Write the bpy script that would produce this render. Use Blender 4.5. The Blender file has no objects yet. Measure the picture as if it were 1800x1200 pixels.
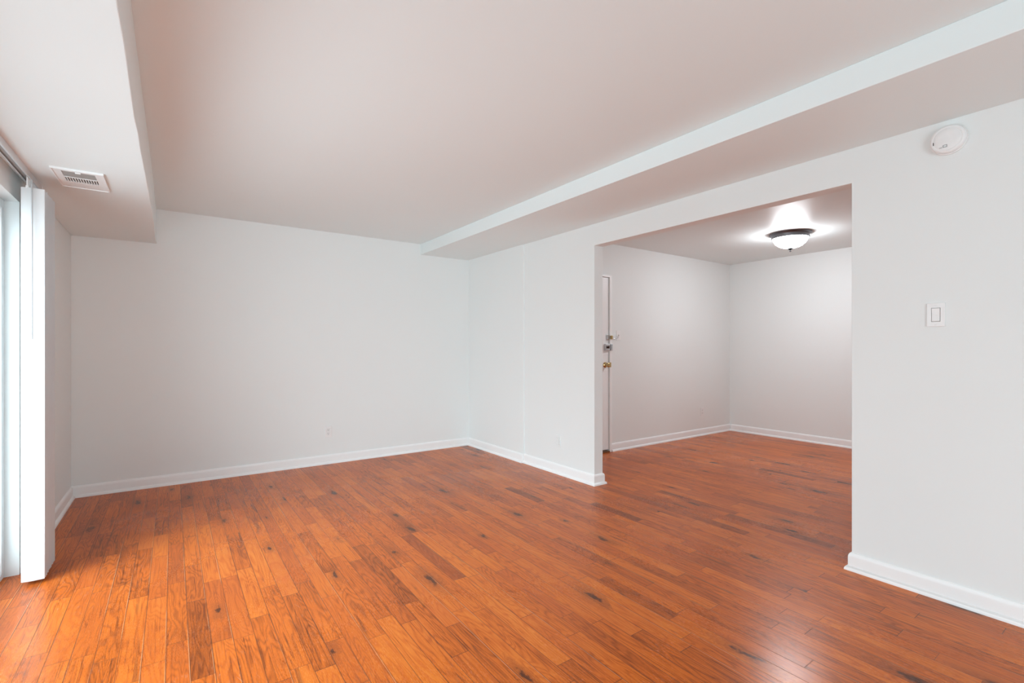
import bpy, bmesh, math, random
from mathutils import Vector, Matrix

random.seed(7)
S = bpy.context.scene
COL = S.collection
PI = math.pi

# ---------------------------------------------------------------- camera
FOCAL, YAW, HORIZON, EYE = 845.1, 0.6148, 610.62, 1.22
cam_d = bpy.data.cameras.new('camera')
cam = bpy.data.objects.new('camera', cam_d)
COL.objects.link(cam)
cam_d.sensor_width = 36.0
cam_d.lens = 36.0 * FOCAL / 1800.0
cam_d.shift_y = (HORIZON - 600.0) / 1800.0
cam_d.clip_start = 0.02
cam.location = (0, 0, EYE)
cam.rotation_euler = (PI / 2, 0, -YAW)
S.camera = cam

# ---------------------------------------------------------------- exposure
S.view_settings.view_transform = 'Standard'
S.view_settings.look = 'None'
S.view_settings.gamma = 1.0
S.view_settings.use_curve_mapping = False
S.view_settings.exposure = 0.0
try:
    S.cycles.max_bounces = 16
    S.cycles.diffuse_bounces = 10
    S.cycles.glossy_bounces = 6
    S.cycles.transparent_max_bounces = 12
    S.cycles.sample_clamp_indirect = 6.0
except Exception:
    pass

# room dimensions (metres), camera stands at the origin
XL, XR, YB, YN = -0.672, 3.05, 5.246, -2.3
XBEAM, XSOF = 2.385, -0.116
ZC, ZB, ZS = 2.4346, 2.3127, 2.130
Y1, Y2, ZO, WT = 3.056, 1.082, 2.1234, 0.104
YE, XF, ZF, YNE = 3.9415, 6.7125, 2.4366, -0.6
YJOG, JOG = 4.089, 0.016
DY0, DY1, DZ = 0.45, 3.638, 2.00          # sliding door opening
NW = (-0.3, 1.7, 0.12, 2.15)               # unseen window behind the camera, added for daylight on right and back walls

# ---------------------------------------------------------------- sky seen through the glass
W = bpy.data.worlds.new('overcast_sky')
S.world = W
W.use_nodes = True
nt = W.node_tree
nt.nodes.clear()
out = nt.nodes.new('ShaderNodeOutputWorld')
bg = nt.nodes.new('ShaderNodeBackground')
tc = nt.nodes.new('ShaderNodeTexCoord')
sxyz = nt.nodes.new('ShaderNodeSeparateXYZ')
nt.links.new(tc.outputs['Generated'], sxyz.inputs[0])


def w_band(lo, hi, value):
    n = nt.nodes.new('ShaderNodeMapRange'); n.interpolation_type = 'SMOOTHSTEP'
    nt.links.new(sxyz.outputs[2], n.inputs['Value'])
    n.inputs['From Min'].default_value = lo; n.inputs['From Max'].default_value = hi
    n.inputs['To Max'].default_value = value
    return n.outputs[0]


def w_lobe(az, el, power, value):
    d = nt.nodes.new('ShaderNodeVectorMath'); d.operation = 'DOT_PRODUCT'
    nt.links.new(tc.outputs['Generated'], d.inputs[0])
    az = math.radians(az)
    d.inputs[1].default_value = Vector((-math.cos(az), -math.sin(az), el)).normalized()
    m = nt.nodes.new('ShaderNodeMath'); m.operation = 'MAXIMUM'; m.inputs[1].default_value = 0.0
    nt.links.new(d.outputs['Value'], m.inputs[0])
    p = nt.nodes.new('ShaderNodeMath'); p.operation = 'POWER'; p.inputs[1].default_value = power
    nt.links.new(m.outputs[0], p.inputs[0])
    k = nt.nodes.new('ShaderNodeMath'); k.operation = 'MULTIPLY'; k.inputs[1].default_value = value
    nt.links.new(p.outputs[0], k.inputs[0])
    return k.outputs[0]


# hazy sky and sunlit ground: an even base plus brighter banks to the side and rear
SKY, GROUND = 0.55, 0.55
terms = [w_band(-0.05, 0.05, SKY), w_band(0.05, -0.05, GROUND),
         w_lobe(35, 0.15, 8, 4.5), w_lobe(35, 0.7, 10, 16.5), w_lobe(35, -0.4, 12, 5.0), w_lobe(62, 0.05, 14, 1.1),
         w_lobe(-20, 0.6, 8, 5.0), w_lobe(-20, -0.5, 8, 3.7), w_lobe(100, 0.1, 4, 1.8), w_lobe(90, -0.4, 6, 7.8)]
acc = terms[0]
for t_ in terms[1:]:
    ad = nt.nodes.new('ShaderNodeMath'); ad.operation = 'ADD'
    nt.links.new(acc, ad.inputs[0]); nt.links.new(t_, ad.inputs[1])
    acc = ad.outputs[0]
nt.links.new(acc, bg.inputs['Strength'])
bg.inputs['Color'].default_value = (0.86, 1.0, 1.10, 1)
nt.links.new(bg.outputs[0], out.inputs[0])


def portal(name, loc, rot, sx, sy):
    d = bpy.data.lights.new(name, 'AREA')
    d.shape = 'RECTANGLE'; d.size = sx; d.size_y = sy
    o = bpy.data.objects.new(name, d)
    COL.objects.link(o)
    o.location = loc; o.rotation_euler = rot
    d.cycles.is_portal = True
    return o


portal('sky_portal_door', (XL - 0.30, (DY0 + DY1) / 2, DZ / 2), (0, -PI / 2, 0), DZ, DY1 - DY0)
portal('sky_portal_added_window', ((NW[0] + NW[1]) / 2, YN - 0.15, (NW[2] + NW[3]) / 2), (PI / 2, 0, 0), NW[1] - NW[0], NW[3] - NW[2])


# ---------------------------------------------------------------- node helpers
class N:
    def __init__(self, name):
        self.m = bpy.data.materials.new(name)
        self.m.use_nodes = True
        self.t = self.m.node_tree
        self.b = self.t.nodes['Principled BSDF']
        self.o = self.t.nodes['Material Output']

    def new(self, typ, **kw):
        n = self.t.nodes.new(typ)
        for k, v in kw.items():
            setattr(n, k, v)
        return n

    def put(self, sock, v):
        if hasattr(v, 'is_linked') or hasattr(v, 'links'):
            self.t.links.new(v, sock)
        else:
            sock.default_value = v

    def math(self, op, a, b=None, c=None, clamp=False):
        n = self.new('ShaderNodeMath', operation=op, use_clamp=clamp)
        for i, v in enumerate((a, b, c)):
            if v is not None:
                self.put(n.inputs[i], v)
        return n.outputs[0]

    def vec(self, x, y, z):
        n = self.new('ShaderNodeCombineXYZ')
        for i, v in enumerate((x, y, z)):
            self.put(n.inputs[i], v)
        return n.outputs[0]

    def sep(self, v):
        n = self.new('ShaderNodeSeparateXYZ')
        self.put(n.inputs[0], v)
        return n.outputs

    def noise(self, v, scale=1.0, detail=2.0, rough=0.5, dist=0.0):
        n = self.new('ShaderNodeTexNoise')
        self.put(n.inputs['Vector'], v)
        n.inputs['Scale'].default_value = scale
        n.inputs['Detail'].default_value = detail
        n.inputs['Roughness'].default_value = rough
        n.inputs['Distortion'].default_value = dist
        return n.outputs['Fac']

    def step(self, v, a, b, lo=0.0, hi=1.0):
        n = self.new('ShaderNodeMapRange', interpolation_type='SMOOTHSTEP')
        self.put(n.inputs['Value'], v)
        n.inputs['From Min'].default_value = a; n.inputs['From Max'].default_value = b
        n.inputs['To Min'].default_value = lo; n.inputs['To Max'].default_value = hi
        return n.outputs['Result']

    def mix(self, f, a, b, mode='MIX'):
        n = self.new('ShaderNodeMix', data_type='RGBA', blend_type=mode)
        self.put(n.inputs[0], f)
        self.put(n.inputs[6], a if not isinstance(a, tuple) else (*a, 1) if len(a) == 3 else a)
        self.put(n.inputs[7], b if not isinstance(b, tuple) else (*b, 1) if len(b) == 3 else b)
        return n.outputs[2]

    def ramp(self, f, stops):
        n = self.new('ShaderNodeValToRGB')
        self.put(n.inputs[0], f)
        e = n.color_ramp.elements
        while len(e) < len(stops):
            e.new(0.5)
        for el, (p, c) in zip(e, stops):
            el.position = p; el.color = (*c, 1)
        return n.outputs[0]

    def bump(self, h, strength, dist):
        n = self.new('ShaderNodeBump')
        n.inputs['Strength'].default_value = strength
        n.inputs['Distance'].default_value = dist
        self.put(n.inputs['Height'], h)
        self.t.links.new(n.outputs[0], self.b.inputs['Normal'])

    def pos(self):
        return self.new('ShaderNodeNewGeometry').outputs['Position']


def paint(name, col, rough, amount=0.012, peel=0.10):
    n = N(name)
    p = n.pos()
    f = n.noise(p, 1.3, 3, 0.5)
    c = n.mix(f, tuple(x * (1 - amount) for x in col), tuple(min(1, x * (1 + amount)) for x in col))
    n.put(n.b.inputs['Base Color'], c)
    n.b.inputs['Roughness'].default_value = rough
    n.b.inputs['Specular IOR Level'].default_value = 0.35
    n.bump(n.noise(p, 160, 2, 0.5), peel, 0.0006)
    return n.m


def simple(name, col, rough, metal=0.0, spec=0.5, emit=None, es=0.0, var=0.04, vs=40):
    n = N(name)
    f = n.noise(n.pos(), vs, 2, 0.5)
    c = n.mix(f, tuple(x * (1 - var) for x in col), tuple(min(1, x * (1 + var)) for x in col))
    n.put(n.b.inputs['Base Color'], c)
    n.b.inputs['Roughness'].default_value = rough
    n.b.inputs['Metallic'].default_value = metal
    n.b.inputs['Specular IOR Level'].default_value = spec
    if emit:
        n.b.inputs['Emission Color'].default_value = (*emit, 1)
        n.b.inputs['Emission Strength'].default_value = es
    return n.m


M_WALL = paint('wall_paint', (0.80, 0.825, 0.818), 0.55)
M_CEIL = paint('ceiling_paint', (0.795, 0.852, 0.852), 0.46, 0.008, 0.06)
M_TRIM = paint('trim_gloss_paint', (0.87, 0.87, 0.865), 0.35, 0.01, 0.03)
M_VINYL = simple('white_vinyl', (0.85, 0.86, 0.86), 0.4)
M_SLAT = simple('blind_vinyl', (0.68, 0.69, 0.695), 0.45, vs=8)
M_PLAST = simple('white_plastic', (0.84, 0.84, 0.835), 0.38)
M_PLATE = simple('painted_plate', (0.82, 0.82, 0.815), 0.5)
M_SLOT = simple('dark_slot', (0.03, 0.03, 0.03), 0.6)
M_GREY = simple('grey_mark', (0.22, 0.22, 0.22), 0.6)
M_NICK = simple('brushed_nickel', (0.20, 0.20, 0.215), 0.36, metal=1.0)
M_FINIAL = simple('dark_finial_metal', (0.012, 0.012, 0.013), 0.55, spec=0.1)
M_CHROME = simple('satin_chrome', (0.62, 0.62, 0.64), 0.25, metal=1.0)
M_BRASS = simple('aged_brass', (0.58, 0.42, 0.20), 0.28, metal=1.0)
M_ALU = simple('aluminium_track', (0.72, 0.73, 0.74), 0.38, metal=0.6)
M_WAND = simple('clear_grey_wand', (0.45, 0.46, 0.47), 0.25)
M_DUCT_SHADE = simple('painted_duct_shade', (0.05, 0.05, 0.05), 0.55, metal=0.3)  # near-black, so a flat sheet reads as shade inside the vent
M_BLADE = simple('grey_damper_blade', (0.42, 0.42, 0.41), 0.5, metal=0.3)
M_BOWL = simple('glowing_frosted_glass', (0.9, 0.9, 0.9), 0.3, emit=(0.93, 0.98, 1.03), es=81.0)


def glass_material():
    n = N('window_glass')
    t = n.new('ShaderNodeBsdfTransparent')
    t.inputs[0].default_value = (0.95, 0.97, 0.96, 1)
    g = n.new('ShaderNodeBsdfGlossy')
    g.inputs['Roughness'].default_value = 0.02
    lw = n.new('ShaderNodeLayerWeight')
    w = n.noise(n.pos(), 6, 1, 0.5)
    schlick = n.math('MULTIPLY_ADD', n.math('POWER', lw.outputs['Facing'], 5.0), 0.70, 0.04)
    fac = n.math('MULTIPLY', schlick, n.math('MULTIPLY_ADD', w, 0.1, 0.95), clamp=True)
    mxs = n.new('ShaderNodeMixShader')
    n.put(mxs.inputs[0], fac)
    n.t.links.new(t.outputs[0], mxs.inputs[1]); n.t.links.new(g.outputs[0], mxs.inputs[2])
    n.t.links.new(mxs.outputs[0], n.o.inputs['Surface'])
    return n.m


M_GLASS = glass_material()


def floor_material():
    n = N('orange_oak_strip_floor')
    p = n.sep(n.pos())
    x, y = p[0], p[1]
    PW, PL = 0.0765, 0.60
    u = n.math('DIVIDE', n.math('ADD', x, 0.021), PW)
    row = n.math('FLOOR', u)
    fx = n.math('FRACT', u)
    wn = n.new('ShaderNodeTexWhiteNoise', noise_dimensions='1D')
    n.put(wn.inputs['W'], row)
    rr = wn.outputs['Value']
    w = n.math('MULTIPLY_ADD', rr, 900.0, n.math('DIVIDE', y, PL))
    vc = n.new('ShaderNodeTexVoronoi', voronoi_dimensions='1D', feature='F1')
    n.put(vc.inputs['W'], w); vc.inputs['Scale'].default_value = 1.0
    ve = n.new('ShaderNodeTexVoronoi', voronoi_dimensions='1D', feature='DISTANCE_TO_EDGE')
    n.put(ve.inputs['W'], w); ve.inputs['Scale'].default_value = 1.0
    rnd = n.new('ShaderNodeSeparateColor')
    n.put(rnd.inputs[0], vc.outputs['Color'])
    r1, r2, r3 = rnd.outputs[0], rnd.outputs[1], rnd.outputs[2]
    seed = n.math('MULTIPLY', n.math('ADD', r1, n.math('MULTIPLY', r2, 7.0)), 13.0)
    # knots: one candidate per cell, kept at random, drawn out along the board
    kv = n.vec(n.math('MULTIPLY', x, 1 / 0.19), n.math('MULTIPLY', y, 1 / 0.62), n.math('MULTIPLY', r1, 0.0))
    k = n.new('ShaderNodeTexVoronoi', voronoi_dimensions='2D', feature='F1')
    n.put(k.inputs['Vector'], kv); k.inputs['Scale'].default_value = 1.0
    kc = n.new('ShaderNodeSeparateColor'); n.put(kc.inputs[0], k.outputs['Color'])
    kkeep = n.math('MULTIPLY', n.step(kc.outputs[0], 0.46, 0.52), n.step(r1, 0.30, 0.34))
    kwob = n.math('MULTIPLY_ADD', n.noise(n.vec(x, n.math('MULTIPLY', y, 0.45), seed), 38, 4, 0.65), 0.34, -0.17)
    kd = n.math('ADD', k.outputs['Distance'], kwob)
    ksize = n.math('MULTIPLY_ADD', kc.outputs[1], 1.15, 0.40)
    kdn = n.math('DIVIDE', kd, ksize)
    kcore = n.math('MULTIPLY', n.step(kdn, 0.03, 0.10, 1.0, 0.0), kkeep)
    khalo = n.math('MULTIPLY', n.step(kdn, 0.04, 0.34, 1.0, 0.0), kkeep)
    # cathedral grain, bent round the knots
    big = n.noise(n.vec(n.math('MULTIPLY', x, 12.0), n.math('MULTIPLY', y, 1.6), seed), 1.0, 2, 0.45, 0.35)
    big = n.math('MULTIPLY_ADD', khalo, 0.20, big)
    rings = n.math('MULTIPLY_ADD', n.math('SINE', n.math('MULTIPLY', big, 100.0)), 0.5, 0.5)
    rings = n.math('POWER', rings, 2.0)
    fib = n.noise(n.vec(n.math('MULTIPLY', x, 120.0), n.math('MULTIPLY', y, 4.0), seed), 1.0, 3, 0.6)
    line = n.step(n.noise(n.vec(n.math('MULTIPLY', x, 210.0), n.math('MULTIPLY', y, 2.6), n.math('ADD', seed, 5.0)), 1.0, 2, 0.6), 0.52, 0.72)
    pore = n.noise(n.vec(n.math('MULTIPLY', x, 620.0), n.math('MULTIPLY', y, 60.0), seed), 1.0, 2, 0.6)
    blot = n.noise(n.vec(n.math('MULTIPLY', x, 9.0), n.math('MULTIPLY', y, 2.6), seed), 1.0, 3, 0.55)
    streak = n.noise(n.vec(n.math('MULTIPLY', x, 30.0), n.math('MULTIPLY', y, 1.5), n.math('ADD', seed, 31.7)), 1.0, 4, 0.62, 0.5)
    # tone of each board
    tone = n.math('MULTIPLY_ADD', r3, 0.28, 0.43)
    tone = n.math('ADD', tone, n.math('MULTIPLY_ADD', blot, 0.44, -0.22))
    tone = n.math('ADD', tone, n.math('MULTIPLY_ADD', fib, 0.30, -0.15))
    tone = n.math('SUBTRACT', tone, n.math('MULTIPLY', rings, 0.20))
    tone = n.math('SUBTRACT', tone, n.math('MULTIPLY', line, 0.32))
    tone = n.math('ADD', tone, n.math('MULTIPLY_ADD', pore, 0.40, -0.20))
    dark_board = n.step(r2, 0.90, 0.95)
    tone = n.math('SUBTRACT', tone, n.math('MULTIPLY', dark_board, 0.17))
    base = n.ramp(tone, [(0.0, (0.155, 0.032, 0.005)), (0.25, (0.330, 0.070, 0.008)), (0.50, (0.545, 0.116, 0.011)),
                         (0.75, (0.640, 0.170, 0.019)), (1.0, (0.72, 0.235, 0.042))])
    # some boards redder
    base = n.mix(n.math('MULTIPLY', n.step(r1, 0.5, 1.0), 0.40), base, (0.46, 0.092, 0.016))
    smask = n.math('MULTIPLY', n.step(streak, 0.60, 0.72), n.step(r2, 0.30, 0.60))
    base = n.mix(n.math('MULTIPLY', smask, 0.66), base, (0.120, 0.034, 0.013))
    base = n.mix(n.math('MULTIPLY', khalo, 0.50), base, (0.205, 0.050, 0.012))
    base = n.mix(n.math('MULTIPLY', kcore, 0.88), base, (0.055, 0.017, 0.008))
    # joints between boards
    ex = n.math('MULTIPLY', n.math('MINIMUM', fx, n.math('SUBTRACT', 1.0, fx)), PW)
    ey = n.math('MULTIPLY', ve.outputs['Distance'], PL)
    edge = n.math('MINIMUM', ex, ey)
    gap = n.step(edge, 0.0006, 0.0020, 1.0, 0.0)
    gapn = n.step(n.noise(n.vec(n.math('MULTIPLY', row, 3.7), n.math('MULTIPLY', y, 1.1), 0.0), 1.0, 1, 0.5), 0.35, 0.62)
    base = n.mix(n.math('MULTIPLY', gap, n.math('MULTIPLY_ADD', gapn, 0.40, 0.55)), base, (0.085, 0.028, 0.012))
    # light catching the bevel of some rows, painted as a pale line
    wr = n.new('ShaderNodeTexWhiteNoise', noise_dimensions='1D')
    n.put(wr.inputs['W'], n.math('ADD', row, 0.37))
    bev_glint = n.math('MULTIPLY', n.step(n.math('ABSOLUTE', n.math('SUBTRACT', ex, 0.0026)), 0.0003, 0.0011, 1.0, 0.0), n.step(wr.outputs['Value'], 0.55, 0.65))
    bev_glint = n.math('MULTIPLY', bev_glint, n.step(n.noise(n.vec(n.math('MULTIPLY', row, 5.1), n.math('MULTIPLY', y, 2.0), 4.0), 1.0, 2, 0.5), 0.40, 0.58))
    bev_glint = n.math('MULTIPLY', bev_glint, n.step(fx, 0.4, 0.6))
    base = n.mix(n.math('MULTIPLY', bev_glint, 0.60), base, (0.76, 0.44, 0.24))
    # worn, chalky scuffs in the walkway
    far = n.noise(n.vec(x, y, 3.3), 0.9, 2, 0.5)
    scn = n.noise(n.vec(n.math('MULTIPLY', x, 110.0), n.math('MULTIPLY', y, 28.0), seed), 1.0, 5, 0.75)
    scuff = n.math('MULTIPLY', n.step(far, 0.36, 0.70), n.step(scn, 0.56, 0.72))
    base = n.mix(n.math('MULTIPLY', scuff, 0.42), base, (0.58, 0.36, 0.27))
    # fine scratches
    sv = n.vec(n.math('MULTIPLY_ADD', y, 0.35, x), n.math('MULTIPLY_ADD', x, -0.35, y), 0.0)
    sp = n.sep(sv)
    scr = n.noise(n.vec(n.math('MULTIPLY', sp[0], 260.0), n.math('MULTIPLY', sp[1], 6.0), 0.0), 1.0, 1, 0.5)
    scr = n.math('MULTIPLY', n.step(scr, 0.765, 0.80), n.step(far, 0.40, 0.6))
    base = n.mix(n.math('MULTIPLY', scr, 0.35), base, (0.66, 0.50, 0.42))
    n.put(n.b.inputs['Base Color'], base)
    rough = n.math('ADD', n.math('MULTIPLY_ADD', pore, 0.10, 0.20), n.math('MULTIPLY', scuff, 0.12))
    rough = n.math('ADD', rough, n.math('MULTIPLY', n.step(far, 0.35, 0.65), 0.08))
    n.put(n.b.inputs['Roughness'], rough)
    n.b.inputs['Specular IOR Level'].default_value = 0.26
    h = n.math('SUBTRACT', n.math('MULTIPLY', fib, 0.10), n.math('MULTIPLY', gap, 1.0))
    h = n.math('ADD', h, n.math('MULTIPLY', n.noise(n.vec(n.math('MULTIPLY', x, 14.0), n.math('MULTIPLY', y, 3.0), seed), 1.0, 1, 0.5), 0.5))
    n.bump(h, 0.22, 0.0012)
    return n.m


M_FLOOR = floor_material()


# ---------------------------------------------------------------- mesh helpers
def box(bm, x0, x1, y0, y1, z0, z1):
    v = [bm.verts.new((a, b, c)) for a in (x0, x1) for b in (y0, y1) for c in (z0, z1)]
    for f in ((0, 1, 3, 2), (4, 6, 7, 5), (0, 4, 5, 1), (2, 3, 7, 6), (0, 2, 6, 4), (1, 5, 7, 3)):
        bm.faces.new([v[i] for i in f])


def prism(bm, pts, axis, a, b):
    """extrude a polygon along an axis (0 x, 1 y, 2 z)"""
    def P(u, v, w):
        return ((w, u, v), (u, w, v), (u, v, w))[axis]
    lo = [bm.verts.new(P(u, v, a)) for u, v in pts]
    hi = [bm.verts.new(P(u, v, b)) for u, v in pts]
    bm.faces.new(lo); bm.faces.new(hi[::-1])
    n = len(pts)
    for i in range(n):
        j = (i + 1) % n
        bm.faces.new((lo[i], hi[i], hi[j], lo[j]))


def lathe(bm, prof, seg=64, mat=None, closed=False):
    """revolve (r, z) pairs round z"""
    mat = mat or Matrix()
    rings = []
    for r, z in prof:
        if r < 1e-6:
            rings.append([bm.verts.new(mat @ Vector((0, 0, z)))])
        else:
            rings.append([bm.verts.new(mat @ Vector((r * math.cos(2 * PI * i / seg), r * math.sin(2 * PI * i / seg), z))) for i in range(seg)])
    pairs = list(zip(rings, rings[1:])) + ([(rings[-1], rings[0])] if closed else [])
    for A, B in pairs:
        for i in range(seg):
            j = (i + 1) % seg
            a = [A[i], A[j]] if len(A) > 1 else [A[0]]
            b = [B[j], B[i]] if len(B) > 1 else [B[0]]
            if len(a) + len(b) >= 3:
                bm.faces.new(a + b)


def tube(bm, pts, r, seg=12):
    """round bar through points"""
    pts = [Vector(p) for p in pts]
    rings = []
    for i, p in enumerate(pts):
        d = (pts[min(i + 1, len(pts) - 1)] - pts[max(i - 1, 0)]).normalized()
        up = Vector((0, 0, 1)) if abs(d.z) < 0.9 else Vector((1, 0, 0))
        s = d.cross(up).normalized(); t = d.cross(s)
        rings.append([bm.verts.new(p + r * (math.cos(2 * PI * k / seg) * s + math.sin(2 * PI * k / seg) * t)) for k in range(seg)])
    for A, B in zip(rings, rings[1:]):
        for k in range(seg):
            bm.faces.new((A[k], A[(k + 1) % seg], B[(k + 1) % seg], B[k]))
    bm.faces.new(rings[0][::-1]); bm.faces.new(rings[-1])


def sweep(bm, path, prof, side=1):
    """skirting: profile (offset, z) along a mitred XY path; side=1 offsets to the left of travel"""
    path = [Vector((a, b)) for a, b in path]
    n = len(path)
    rows = []
    for i, p in enumerate(path):
        d0 = (p - path[i - 1]).normalized() if i > 0 else None
        d1 = (path[i + 1] - p).normalized() if i < n - 1 else None
        nrm = [Vector((-d.y, d.x)) * side for d in (d0, d1) if d is not None]
        m = nrm[0] if len(nrm) == 1 else (nrm[0] + nrm[1]) / (1 + nrm[0].dot(nrm[1]))
        rows.append([bm.verts.new((p.x + m.x * o, p.y + m.y * o, z)) for o, z in prof])
    k = len(prof)
    for A, B in zip(rows, rows[1:]):
        for j in range(k):
            bm.faces.new((A[j], A[(j + 1) % k], B[(j + 1) % k], B[j]))
    bm.faces.new(rows[0]); bm.faces.new(rows[-1][::-1])


def obj(name, bm, mat, parent=None, bevel=0.0, smooth=False, seg=2):
    bmesh.ops.recalc_face_normals(bm, faces=bm.faces)
    me = bpy.data.meshes.new(name)
    bm.to_mesh(me); bm.free()
    for m in (mat if isinstance(mat, (list, tuple)) else [mat]):
        me.materials.append(m)
    if smooth:
        me.shade_smooth()
        try:
            me.set_sharp_from_angle(angle=math.radians(40))
        except Exception:
            pass
    o = bpy.data.objects.new(name, me)
    COL.objects.link(o)
    o.parent = parent
    if bevel:
        b = o.modifiers.new('bevel', 'BEVEL')
        b.width = bevel; b.segments = seg; b.limit_method = 'ANGLE'; b.angle_limit = math.radians(40)
    return o


def boxes(name, lst, mat, parent=None, bevel=0.0):
    bm = bmesh.new()
    for b in lst:
        box(bm, *b)
    return obj(name, bm, mat, parent, bevel)


def tag(o, label, cat, group=None, kind=None):
    o['label'] = label; o['category'] = cat
    if group:
        o['group'] = group
    if kind:
        o['kind'] = kind
    return o


def thing(name, label, cat, loc, rot=(0, 0, 0), group=None, kind=None):
    o = bpy.data.objects.new(name, None)
    COL.objects.link(o)
    o.location = loc; o.rotation_euler = rot
    o.empty_display_size = 0.05
    return tag(o, label, cat, group, kind)


def struct(o, label, cat):
    return tag(o, label, cat, kind='structure')


# ---------------------------------------------------------------- room shell
o = boxes('floor', [(XL - 0.16, XF + 0.12, YN - 0.12, YB + 0.12, -0.12, 0.0)], M_FLOOR)
struct(o, 'orange-brown oak strip floor running through both rooms', 'floor')

o = boxes('ceiling', [(XL - 0.16, XR + WT, YN - 0.12, YB + 0.12, ZC, ZC + 0.12)], M_CEIL)
struct(o, 'flat off-white ceiling of the front room', 'ceiling')
o = boxes('ceiling_entry', [(XR + WT, XF + 0.12, YNE - 0.12, YE + 0.12, ZF, ZF + 0.118)], M_CEIL)
struct(o, 'off-white ceiling of the far room around the bowl lamp', 'ceiling')

o = boxes('wall_back', [(XL - 0.16, XR + WT, YB, YB + 0.12, 0, ZC)], M_WALL)
struct(o, 'plain off-white wall at the back of the front room', 'wall')

bm = bmesh.new()
prism(bm, [(DY1, 0), (YB, 0), (YB, ZC), (YN, ZC), (YN, 0), (DY0, 0), (DY0, DZ), (DY1, DZ)], 0, XL - 0.16, XL)
struct(obj('wall_left', bm, M_WALL), 'off-white left wall with the sliding door recess', 'wall')

bm = bmesh.new()
prism(bm, [(YN, 0), (Y2, 0), (Y2, ZO), (Y1, ZO), (Y1, 0), (YJOG, 0), (YJOG, ZC), (YN, ZC)], 0, XR, XR + WT)
box(bm, XR - JOG, XR + WT, YJOG, YB, 0, ZC)
struct(obj('wall_right', bm, M_WALL, bevel=0.002), 'bright off-white right wall with the wide opening to the far room', 'wall')

bm = bmesh.new()
a, b, c, d = NW
for q in ((XL, a, 0, ZC), (b, XR, 0, ZC), (a, b, 0, c), (a, b, d, ZC)):
    box(bm, q[0], q[1], YN - 0.12, YN, q[2], q[3])
struct(obj('wall_near', bm, M_WALL), 'off-white wall behind the camera with an added window', 'wall')

# far room
DX0, DX1, DH = 3.335, 4.173, 2.040
bm = bmesh.new()
prism(bm, [(XR + WT, 0), (DX0, 0), (DX0, DH), (DX1, DH), (DX1, 0), (XF + 0.12, 0), (XF + 0.12, ZF), (XR + WT, ZF)], 1, YE, YE + 0.12)
struct(obj('wall_entry', bm, M_WALL), 'off-white far-room wall holding the entry door', 'wall')
o = boxes('wall_entry_right', [(XF, XF + 0.12, YNE - 0.12, YE, 0, ZF)], M_WALL)
struct(o, 'off-white far-room wall on the right beneath the bowl lamp', 'wall')
o = boxes('wall_entry_near', [(XR + WT, XF, YNE - 0.12, YNE, 0, ZF)], M_WALL)
struct(o, 'off-white far-room wall on the side nearest the camera', 'wall')

# dropped beam and window soffit
o = boxes('trim_1', [(XBEAM, XR, YN, YB, ZB, ZC)], M_CEIL, bevel=0.003)
struct(o, 'shallow white dropped beam along the top of the right wall', 'beam')
bm = bmesh.new()
ys = [YN + (YB - YN) * i / 40 for i in range(41)]
rnd = random.Random(3)
wob = [0.004 * math.sin(1.7 * y + 0.6) + rnd.uniform(-0.0022, 0.0022) for y in ys]
rows = []
for y, w in zip(ys, wob):
    rows.append([bm.verts.new(v) for v in ((XL, y, ZS), (XSOF + w, y, ZS + 0.4 * w), (XSOF + 0.5 * w, y, ZC), (XL, y, ZC))])
for A, B in zip(rows, rows[1:]):
    for i in range(4):
        bm.faces.new((A[i], A[(i + 1) % 4], B[(i + 1) % 4], B[i]))
bm.faces.new(rows[0]); bm.faces.new(rows[-1])
struct(obj('trim_2', bm, M_CEIL, bevel=0.003), 'deep white soffit over the sliding door', 'soffit')

# ---------------------------------------------------------------- baseboards
PROF = [(0, 0), (0.028, 0), (0.028, 0.006), (0.0265, 0.013), (0.022, 0.019), (0.0155, 0.0225), (0.0135, 0.0235), (0.0135, 0.072),
        (0.0125, 0.080), (0.010, 0.087), (0.0065, 0.0925), (0.003, 0.095), (0, 0.0955)]


def base(name, path, label, side=1):
    bm = bmesh.new()
    sweep(bm, path, PROF, side)
    o = obj(name, bm, M_TRIM, smooth=True)
    return struct(o, label, 'baseboard')


base('baseboard_back', [(XR - JOG - 0.0005, YB), (XL + 0.0005, YB)], 'white baseboard along the back wall')
base('baseboard_left', [(XL, YB - 0.028), (XL, DY1 + 0.02)], 'short white baseboard in the shaded left corner')
base('baseboard_right_corner', [(XR - JOG, YJOG - 0.001), (XR - JOG, YB - 0.028)], 'white baseboard between the back corner and the wall seam')
base('baseboard_right_far', [(XR + WT, YE), (XR + WT, Y1), (XR, Y1), (XR, YJOG - 0.001)], 'white baseboard wrapping the pier left of the opening')
base('baseboard_right_near', [(XR, YN), (XR, Y2), (XR + WT, Y2), (XR + WT, YNE)], 'white baseboard right of the opening, below the rocker switch')
base('baseboard_entry', [(XF, YE), (4.208, YE)], 'white baseboard of the far room beside the entry door')
base('baseboard_entry_right', [(XF, YNE), (XF, YE - 0.028)], 'white baseboard of the far room under the right-hand wall')

# ---------------------------------------------------------------- entry door (far room)
d1 = thing('door_1', 'white entry door, seen edge-on past the opening, with locks', 'door', (DX1, YE, 0), kind='structure')


def L(lst, ox, oy):
    return [(a - ox, b - ox, c - oy, d - oy, e, f) for a, b, c, d, e, f in lst]


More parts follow.
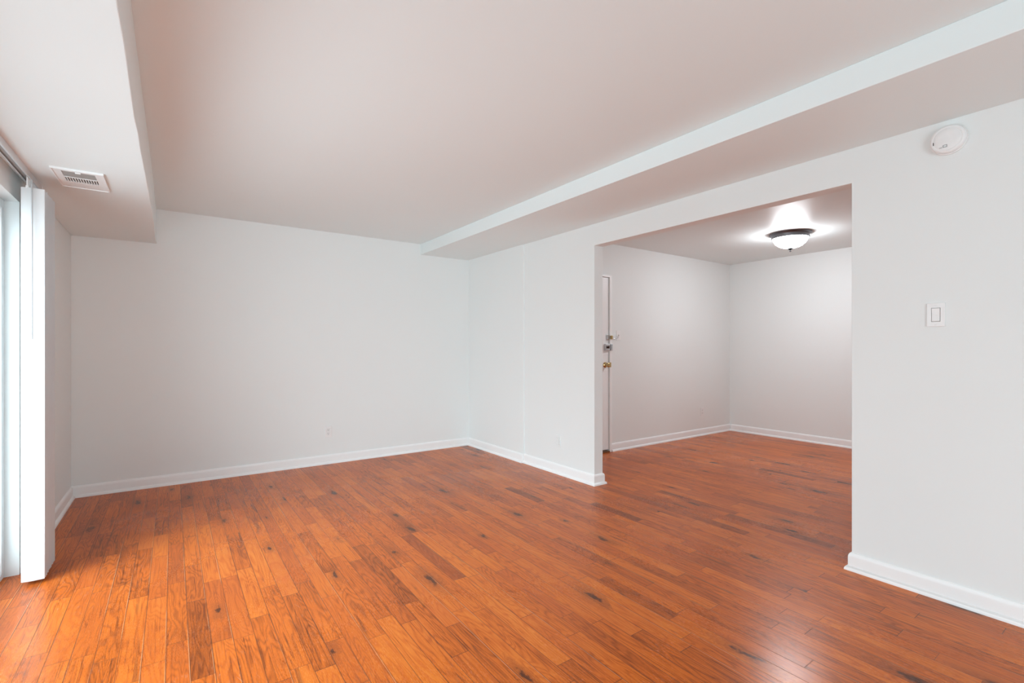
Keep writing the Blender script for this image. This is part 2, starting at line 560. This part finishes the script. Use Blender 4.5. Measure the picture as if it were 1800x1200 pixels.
boxes('door_frame', L([(DX1 + 0.001, DX1 + 0.034, YE - 0.014, YE, 0, DH + 0.024),
                       (DX0 - 0.034, DX0 - 0.001, YE - 0.014, YE, 0, DH + 0.024),
                       (DX0 - 0.001, DX1 + 0.001, YE - 0.014, YE, DH - 0.001, DH + 0.024),
                       (DX1 - 0.020, DX1, YE + 0.052, YE + 0.119, 0, DH), (DX0, DX0 + 0.02, YE + 0.052, YE + 0.119, 0, DH),
                       (DX0 + 0.02, DX1 - 0.02, YE + 0.052, YE + 0.119, DH - 0.02, DH)], DX1, YE), M_TRIM, d1, 0.002)
boxes('door_panel', L([(DX0 + 0.004, DX1 - 0.004, YE + 0.004, YE + 0.049, 0.03, DH - 0.004)], DX1, YE), M_TRIM, d1, 0.002)
th = boxes('threshold', L([(DX0 + 0.001, DX1 - 0.001, YE - 0.02, YE + 0.118, 0.0, 0.014)], DX1, YE), simple('threshold_wood', (0.20, 0.08, 0.03), 0.4), d1, 0.003)
th['label'] = 'brown wooden threshold'

# swing bar door guard at z 1.338
z = 1.338
g = boxes('door_guard', [(-0.043, -0.006, -0.010, 0.004, z - 0.030, z + 0.030)], M_CHROME, d1, 0.003)
g['label'] = 'chrome swing-bar guard'
bm = bmesh.new()
tube(bm, [(-0.012, -0.012, z + 0.008), (0.02, -0.026, z + 0.009), (0.10, -0.030, z + 0.009), (0.118, -0.030, z + 0.006),
          (0.124, -0.030, z), (0.118, -0.030, z - 0.006), (0.10, -0.030, z - 0.009), (0.02, -0.026, z - 0.009), (-0.012, -0.012, z - 0.008)], 0.0035)
obj('swing_bar', bm, M_CHROME, g, smooth=True)
for sx in (-0.036, -0.012):
    for sz in (-0.022, 0.022):
        bm = bmesh.new()
        lathe(bm, [(0.0, 0.0035), (0.003, 0.003), (0.0045, 0), (0.0045, -0.002)], 12, Matrix.Translation((sx, -0.010, z + sz)) @ Matrix.Rotation(PI / 2, 4, 'X'))
        obj('screw', bm, M_BRASS, g)
bm = bmesh.new()
box(bm, 0.004, 0.030, -0.034, -0.014, z - 0.022, z + 0.022)
obj('keeper', bm, M_BRASS, g, 0.003)
# surface deadbolt
z = 1.224
g = boxes('rim_lock', [(-0.080, -0.006, -0.028, 0.004, z - 0.040, z + 0.040)], M_CHROME, d1, 0.004)
g['label'] = 'grey metal surface deadbolt'
boxes('strike', [(0.002, 0.034, -0.030, -0.012, z - 0.038, z + 0.038)], M_CHROME, g, 0.003)
bm = bmesh.new()
lathe(bm, [(0.012, 0.0), (0.012, 0.012), (0.010, 0.014), (0, 0.014)], 20, Matrix.Translation((-0.048, -0.028, z)) @ Matrix.Rotation(PI / 2, 4, 'X'))
box(bm, -0.052, -0.044, -0.054, -0.038, z - 0.016, z + 0.016)
t_ = obj('thumb_turn', bm, simple('dark_bronze', (0.10, 0.07, 0.06), 0.4, metal=0.8), g, 0.001)
t_['label'] = 'dark thumb turn'
# knob
z = 1.018
bm = bmesh.new()
lathe(bm, [(0.033, -0.004), (0.033, 0.003), (0.030, 0.007), (0.016, 0.012), (0.012, 0.018), (0.012, 0.032), (0.020, 0.037), (0.0265, 0.045),
           (0.028, 0.054), (0.026, 0.062), (0.018, 0.067), (0.008, 0.066), (0, 0.065)], 40,
      Matrix.Translation((-0.062, 0.004, z)) @ Matrix.Rotation(PI / 2, 4, 'X'))
k = obj('knob', bm, M_BRASS, d1, smooth=True)
k['label'] = 'aged brass door knob'
st_ = boxes('latch_strike', [(-0.004, 0.020, -0.0165, -0.013, z - 0.028, z + 0.028)], M_BRASS, d1, 0.001)
st_['label'] = 'small brass strike plate'

# ---------------------------------------------------------------- sliding glass door in the left wall
FX0, FX1 = XL - 0.150, XL - 0.058          # frame depth
d2 = thing('door_2', 'white framed sliding glass door in the left wall, mostly outside the frame', 'door', (FX1, DY1, 0), kind='structure')
ox, oy = FX1, DY1
boxes('door_frame', L([(FX0, FX1, DY0 + 0.001, DY1 - 0.001, 0.001, 0.030), (FX0, FX1, DY0 + 0.001, DY1 - 0.001, DZ - 0.05, DZ - 0.001),
                       (FX0, FX1, DY1 - 0.045, DY1 - 0.001, 0.030, DZ - 0.05), (FX0, FX1, DY0 + 0.001, DY0 + 0.045, 0.030, DZ - 0.05)], ox, oy), M_VINYL, d2, 0.003)
n_p = 2
y_a, y_b = DY0 + 0.046, DY1 - 0.046
for i in range(n_p):
    pa = y_a + (y_b - y_a) * i / n_p - (0.03 if i else 0)
    pb = y_a + (y_b - y_a) * (i + 1) / n_p + (0.03 if i < n_p - 1 else 0)
    fx0, fx1 = (FX0 + 0.005, FX0 + 0.042) if i % 2 else (FX0 + 0.048, FX1 - 0.006)
    s = 0.065
    pn = boxes('sash', L([(fx0, fx1, pa, pa + s, 0.031, DZ - 0.051), (fx0, fx1, pb - s, pb, 0.031, DZ - 0.051),
                          (fx0, fx1, pa + s, pb - s, 0.031, 0.031 + 0.08), (fx0, fx1, pa + s, pb - s, DZ - 0.051 - s, DZ - 0.051)], ox, oy), M_VINYL, d2, 0.003)
    cx = (fx0 + fx1) / 2
    boxes('pane', L([(cx - 0.003, cx + 0.003, pa + s, pb - s, 0.111, DZ - 0.051 - s)], ox, oy), M_GLASS, pn)
    if i == 0:
        boxes('handle', L([(fx1, fx1 + 0.022, pb - 0.04, pb - 0.02, 0.90, 1.12)], ox, oy), M_VINYL, pn, 0.005)

# added daylight window behind the camera: built along local x, z up
def window(name, label, loc, rz, ww, wh):
    w = thing(name, label, 'window', loc, (0, 0, rz), kind='structure')
    y0, y1 = -0.03, 0.03
    boxes('window_frame', [(0.001, 0.05, y0, y1, 0.001, wh - 0.001), (ww - 0.05, ww - 0.001, y0, y1, 0.001, wh - 0.001), (0.05, ww - 0.05, y0, y1, 0.001, 0.05),
                           (0.05, ww - 0.05, y0, y1, wh - 0.05, wh - 0.001), (ww / 2 - 0.03, ww / 2 + 0.03, y0, y1, 0.05, wh - 0.05)], M_VINYL, w, 0.003)
    for q in ((0.05, ww / 2 - 0.03), (ww / 2 + 0.03, ww - 0.05)):
        boxes('pane', [(q[0], q[1], -0.003, 0.003, 0.05, wh - 0.05)], M_GLASS, w)


window('added_window_1', 'added white framed window for daylight, in the wall behind the camera', (NW[0], YN - 0.08, NW[2]), 0, NW[1] - NW[0], NW[3] - NW[2])

# ---------------------------------------------------------------- vertical blind stacked at the far end of the door
VB = thing('vertical_blind', 'white vertical blind drawn into a narrow stack at the sliding door', 'blind', (-0.62, 3.57, ZS))
bx, by, bz = VB.location
TX0, TX1, TZ0, TZ1 = -0.637, -0.600, 2.094, ZS
bm = bmesh.new()
# channel section, open below
sec = [(TX0, TZ1), (TX1, TZ1), (TX1, TZ0), (TX1 - 0.008, TZ0), (TX1 - 0.008, TZ0 + 0.004), (TX1 - 0.004, TZ0 + 0.004), (TX1 - 0.004, TZ1 - 0.005),
       (TX0 + 0.004, TZ1 - 0.005), (TX0 + 0.004, TZ0 + 0.004), (TX0 + 0.008, TZ0 + 0.004), (TX0 + 0.008, TZ0), (TX0, TZ0)]
prism(bm, [(u - bx, v - bz) for u, v in sec], 1, 0.5 - by, 3.74 - by)
t_ = obj('head_rail', bm, M_ALU, VB, 0.0008)
t_['label'] = 'slim metal head rail with open groove'
boxes('rail_groove', [(TX0 + 0.005 - bx, TX1 - 0.005 - bx, 0.51 - by, 3.73 - by, TZ0 + 0.010 - bz, TZ0 + 0.012 - bz)], M_BLADE, VB)
boxes('end_cap', [(TX0 - 0.001 - bx, TX1 + 0.001 - bx, 3.74 - by, 3.745 - by, TZ0 - 0.001 - bz, TZ1 - bz)], M_VINYL, VB, 0.001)
NS, SY0, SP = 25, 3.446, 0.0112
ZT, ZBOT = 2.040, 0.020


def slat_mesh(lean):
    bm = bmesh.new()
    prof = []
    for i in range(13):
        t = i / 12
        px = -0.0445 + 0.089 * t
        prof.append((px, -0.0045 * (1 - (2 * t - 1) ** 2) + lean * (t - 0.5)))
    pts = [(x_, y_ - 0.0007) for x_, y_ in prof] + [(x_, y_ + 0.0007) for x_, y_ in prof[::-1]]
    prism(bm, pts, 2, ZBOT - bz, ZT - bz)
    return bm


slat0 = obj('slat', slat_mesh(-0.004), M_SLAT, VB, smooth=True)
for i in range(NS):
    s_ = slat0 if i == 0 else slat0.copy()
    if i:
        COL.objects.link(s_); s_.parent = VB
    s_.location = (-0.5875 - bx + (0 if i == 0 else random.uniform(-0.0015, 0.0015)), SY0 + i * SP - by, 0 if i == 0 else random.uniform(-0.004, 0.004))
    s_.rotation_euler = (0, 0, random.uniform(-0.02, 0.02))
    bm = bmesh.new()
    sx = -0.6085 - bx
    yy = SY0 + i * SP - by
    box(bm, sx - 0.0025, sx + 0.0025, yy - 0.0018, yy + 0.0018, 2.036 - bz, 2.105 - bz)
    box(bm, sx - 0.0055, sx + 0.0055, yy - 0.0030, yy + 0.0030, 2.036 - bz, 2.050 - bz)
    obj('carrier', bm, M_VINYL, VB)
bm = bmesh.new()
tube(bm, [(-0.587 - bx, 3.424 - by, 2.075 - bz), (-0.587 - bx, 3.424 - by, 1.262 - bz)], 0.0037, 8)
tube(bm, [(-0.587 - bx, 3.424 - by, 2.074 - bz), (-0.600 - bx, 3.425 - by, 2.094 - bz), (-0.612 - bx, 3.426 - by, 2.100 - bz)], 0.0025, 8)
wd = obj('wand', bm, M_WAND, VB, smooth=True)
wd['label'] = 'thin grey tilt wand'

# ---------------------------------------------------------------- ceiling air vent in the soffit
VN = thing('air_vent', 'small white metal air vent in the soffit above the blind', 'vent', (-0.400, 3.468, ZS))
hw, hl = 0.104, 0.170
ix0, ix1, iy0, iy1 = -0.067, 0.066, -0.134, 0.056      # core opening
bm = bmesh.new()
th_ = 0.006
for q in ((-hw, ix0, -hl, hl), (ix1, hw, -hl, hl), (ix0, ix1, -hl, iy0), (ix0, ix1, iy1, hl)):
    box(bm, q[0], q[1], q[2], q[3], -th_, 0.0)
obj('face_plate', bm, M_PLAST, VN)
boxes('rim', [(-hw, -hw + 0.006, -hl, hl, -0.010, -th_), (hw - 0.006, hw, -hl, hl, -0.010, -th_), (-hw + 0.006, hw - 0.006, -hl, -hl + 0.006, -0.010, -th_),
              (-hw + 0.006, hw - 0.006, hl - 0.006, hl, -0.010, -th_)], M_PLAST, VN, 0.001)
dk = boxes('duct', [(ix0, ix1, iy0, iy1, -0.0008, 0.0)], M_DUCT_SHADE, VN)  # flat sheet; the shade behind the fins is in its colour
dk['label'] = 'dark duct interior, shade painted on a flat sheet'
ym = iy0 + 0.098
boxes('cross_bar', [(ix0, ix1, ym - 0.005, ym + 0.005, -0.0085, -0.001)], M_PLAST, VN, 0.001)
bm = bmesh.new()
prism(bm, [(iy0 + 0.010, -0.0012), (iy0 + 0.014, -0.0012), (ym - 0.006, -0.0065), (ym - 0.010, -0.0065)], 0, ix0 + 0.001, ix1 - 0.001)
bl = obj('damper_blade', bm, M_BLADE, VN)
bl['label'] = 'grey damper blade'
fin0 = None
for i in range(12):
    fx_ = ix0 + 0.002 + (ix1 - ix0 - 0.004) * (i + 0.5) / 12
    if fin0 is None:
        fin0 = boxes('fin', [(-0.0022, 0.0022, ym + 0.005, iy1, -0.0068, -0.001)], M_PLAST, VN)
        f_ = fin0
    else:
        f_ = fin0.copy(); COL.objects.link(f_); f_.parent = VN
    f_.location = (fx_, 0, 0)
bm = bmesh.new()
box(bm, -0.012, 0.010, iy0 - 0.006, iy0 + 0.007, -0.0115, -0.006)
obj('damper_lever', bm, M_PLAST, VN, 0.001)
for sy in (-hl + 0.018, hl - 0.018):
    bm = bmesh.new()
    lathe(bm, [(0, 0.0025), (0.003, 0.002), (0.004, 0), (0.004, -0.001)], 12, Matrix.Translation((0, sy, -th_)) @ Matrix.Rotation(PI, 4, 'X'))
    obj('screw', bm, M_PLAST, VN)

# ---------------------------------------------------------------- smoke detector on the right wall
SD = thing('smoke_detector', 'round white smoke detector high on the right wall', 'smoke detector', (XR, 0.676, 2.216), (0, -PI / 2, 0))
bm = bmesh.new()
lathe(bm, [(0.0, 0.0), (0.070, 0.0), (0.070, 0.009), (0.0685, 0.010), (0, 0.010)], 72)
obj('base_plate', bm, M_PLAST, SD, smooth=True)
bm = bmesh.new()
lathe(bm, [(0, 0.0105), (0.0665, 0.0105), (0.0665, 0.020), (0.0650, 0.026), (0.0610, 0.0300), (0.0535, 0.0315), (0.052, 0.0308), (0.0505, 0.0318), (0.030, 0.0335), (0.0, 0.0345)], 72)
obj('cover', bm, M_PLAST, SD, smooth=True)
# local axes: x = world z (up), y = world y, z = out of the wall (world -x)
s_ = boxes('led_slot', [(-0.0175, -0.0030, 0.0495, 0.0525, 0.0300, 0.0322)], M_SLOT, SD)
s_['label'] = 'dark indicator slot'
bm = bmesh.new()
bu, bv = -0.033, 0.012                              # outlined test button low on the face
for q in ((-0.0055, 0.0055, -0.012, -0.0107), (-0.0055, 0.0055, 0.0017, 0.003), (-0.0055, -0.0043, -0.0107, 0.0017), (0.0043, 0.0055, -0.0107, 0.0017),
          (-0.0055, -0.0043, 0.006, 0.017)):
    box(bm, bu + q[0], bu + q[1], bv + q[2], bv + q[3], 0.031, 0.0349)
s_ = obj('button_outline', bm, M_GREY, SD)
s_['label'] = 'grey button outline and dash'


# ---------------------------------------------------------------- switches and outlets
def plate_bm(w, h, t, holes):
    """cover plate, x across, z up, -y out of the wall, with rectangular cut-outs"""
    bm = bmesh.new()
    xs = sorted({-w / 2, w / 2, *[q for hh in holes for q in hh[:2]]})
    zs = sorted({-h / 2, h / 2, *[q for hh in holes for q in hh[2:]]})
    for x0, x1 in zip(xs, xs[1:]):
        for z0, z1 in zip(zs, zs[1:]):
            if any(hh[0] <= x0 and x1 <= hh[1] and hh[2] <= z0 and z1 <= hh[3] for hh in holes):
                continue
            box(bm, x0, x1, -t, 0, z0, z1)
    bmesh.ops.remove_doubles(bm, verts=bm.verts, dist=1e-5)
    inner = [f for f in bm.faces if sum(1 for g in bm.faces if g is not f and set(v.index for v in g.verts) == set(v.index for v in f.verts)) > 0] if False else []
    seen = {}
    bm.verts.index_update()
    for f in list(bm.faces):
        seen.setdefault(tuple(sorted(v.index for v in f.verts)), []).append(f)
    dead = [f for fs in seen.values() if len(fs) > 1 for f in fs]
    bmesh.ops.delete(bm, geom=dead, context='FACES_ONLY')
    return bm


def screw(z, parent, mat, t=0.006):
    bm = bmesh.new()
    lathe(bm, [(0, 0.0012), (0.0025, 0.001), (0.0034, 0), (0.0034, -0.001)], 16, Matrix.Translation((0, -t, z)) @ Matrix.Rotation(PI / 2, 4, 'X'))
    s = obj('screw', bm, mat, parent, smooth=True)
    return s


def rocker_switch(label, loc, rz, group=None):
    t = thing('light_switch', label, 'light switch', loc, (0, 0, rz), group)
    obj('cover_plate', plate_bm(0.070, 0.115, 0.006, [(-0.0168, 0.0168, -0.0335, 0.0335)]), M_PLAST, t, 0.0018)
    bm = bmesh.new()
    box(bm, -0.0167, 0.0167, -0.0012, -0.0002, -0.0334, 0.0334)
    obj('switch_recess', bm, M_GREY, t)
    bm = bmesh.new()
    prism(bm, [(-0.0012, -0.0318), (-0.0072, -0.0318), (-0.0052, 0.0), (-0.0088, 0.0318), (-0.0012, 0.0318)], 0, -0.0152, 0.0152)
    obj('rocker', bm, M_PLAST, t, 0.0008)
    for z_ in (0.0475, -0.0475):
        screw(z_, t, M_PLAST)
    return t


def toggle_switch(label, loc, rz):
    t = thing('light_switch', label, 'light switch', loc, (0, 0, rz))
    obj('cover_plate', plate_bm(0.070, 0.115, 0.006, [(-0.005, 0.005, -0.012, 0.012)]), M_PLAST, t, 0.0018)
    bm = bmesh.new()
    box(bm, -0.0049, 0.0049, -0.003, -0.0002, -0.0119, 0.0119)
    obj('switch_recess', bm, M_GREY, t)
    bm = bmesh.new()
    prism(bm, [(-0.003, -0.006), (-0.017, 0.004), (-0.016, 0.010), (-0.003, 0.006)], 0, -0.0038, 0.0038)
    obj('toggle', bm, M_PLAST, t, 0.001)
    for z_ in (0.030, -0.030):
        screw(z_, t, M_PLAST)
    return t


def outlet(label, loc, rz, mat, slot):
    t = thing('wall_outlet', label, 'outlet', loc, (0, 0, rz))
    hs = [(-0.0165, 0.0165, 0.0055, 0.0335), (-0.0165, 0.0165, -0.0335, -0.0055)]
    obj('cover_plate', plate_bm(0.070, 0.115, 0.006, hs), mat, t, 0.0015)
    for zc in (0.0195, -0.0195):
        bm = bmesh.new()
        pts = []
        for k in range(28):
            a_ = 2 * PI * k / 28
            pts.append((0.0163 * math.cos(a_), max(-0.0137, min(0.0137, 0.0163 * math.sin(a_)))))
        prism(bm, [(p_[0], zc + p_[1]) for p_ in pts], 1, -0.0075, -0.0002)
        r_ = obj('receptacle', bm, mat, t, 0.0006)
        bm = bmesh.new()
        box(bm, -0.0075, -0.0053, -0.0080, -0.0072, zc - 0.0015, zc + 0.0075)
        box(bm, 0.0053, 0.0075, -0.0080, -0.0072, zc - 0.0005, zc + 0.0070)
        lathe(bm, [(0, 0.0006), (0.0027, 0.0006), (0.0027, 0)], 14, Matrix.Translation((0, -0.0074, zc - 0.0075)) @ Matrix.Rotation(PI / 2, 4, 'X'))
        obj('slot', bm, slot, r_)
    screw(0, t, mat)
    return t


RX = -PI / 2      # faces -x
rocker_switch('white rocker light switch on the right wall below the smoke detector', (XR, 0.7245, 1.380), RX)
toggle_switch('white toggle light switch in the far room beside the entry door', (4.328, YE, 1.3625), 0)
outlet('white outlet with dark slots low on the back wall', (1.3385, YB, 0.335), 0, M_PLAST, M_SLOT)
outlet('painted-over outlet low on the right wall beside the opening', (XR, 3.541, 0.316), RX, M_WALL, M_PLATE)
outlet('painted outlet low in the far room, left of its corner', (6.021, YE, 0.330), 0, M_PLATE, M_GREY)

# ---------------------------------------------------------------- flush bowl lamp in the far room
LX, LY = 5.385, 2.478
CL = thing('ceiling_light', 'flush ceiling light with glowing white bowl and nickel rim', 'ceiling light', (LX, LY, ZF))
bm = bmesh.new()
lathe(bm, [(0.0, -0.001), (0.200, -0.001), (0.203, -0.004), (0.201, -0.009), (0.193, -0.013), (0.186, -0.016), (0.182, -0.024), (0.178, -0.040), (0.180, -0.050),
           (0.177, -0.056), (0.170, -0.055), (0.168, -0.034), (0.0, -0.030)], 96)
obj('rim', bm, M_NICK, CL, smooth=True)
bm = bmesh.new()
prof = []
for i in range(25):
    a_ = (PI / 2) * i / 24
    prof.append((0.1665 * math.cos(a_) ** 0.9 if i < 24 else 0.0, -0.046 - 0.112 * math.sin(a_) ** 1.12))
lathe(bm, prof, 96)
gb = obj('glass_bowl', bm, M_BOWL, CL, smooth=True)
gb['label'] = 'glowing frosted glass bowl'
bm = bmesh.new()
lathe(bm, [(0.0, -0.156), (0.023, -0.157), (0.026, -0.162), (0.022, -0.168), (0.012, -0.172), (0.007, -0.176), (0.0055, -0.180), (0.0085, -0.184), (0.0095, -0.190),
           (0.007, -0.195), (0.0, -0.197)], 32)
obj('finial', bm, M_FINIAL, CL, smooth=True)
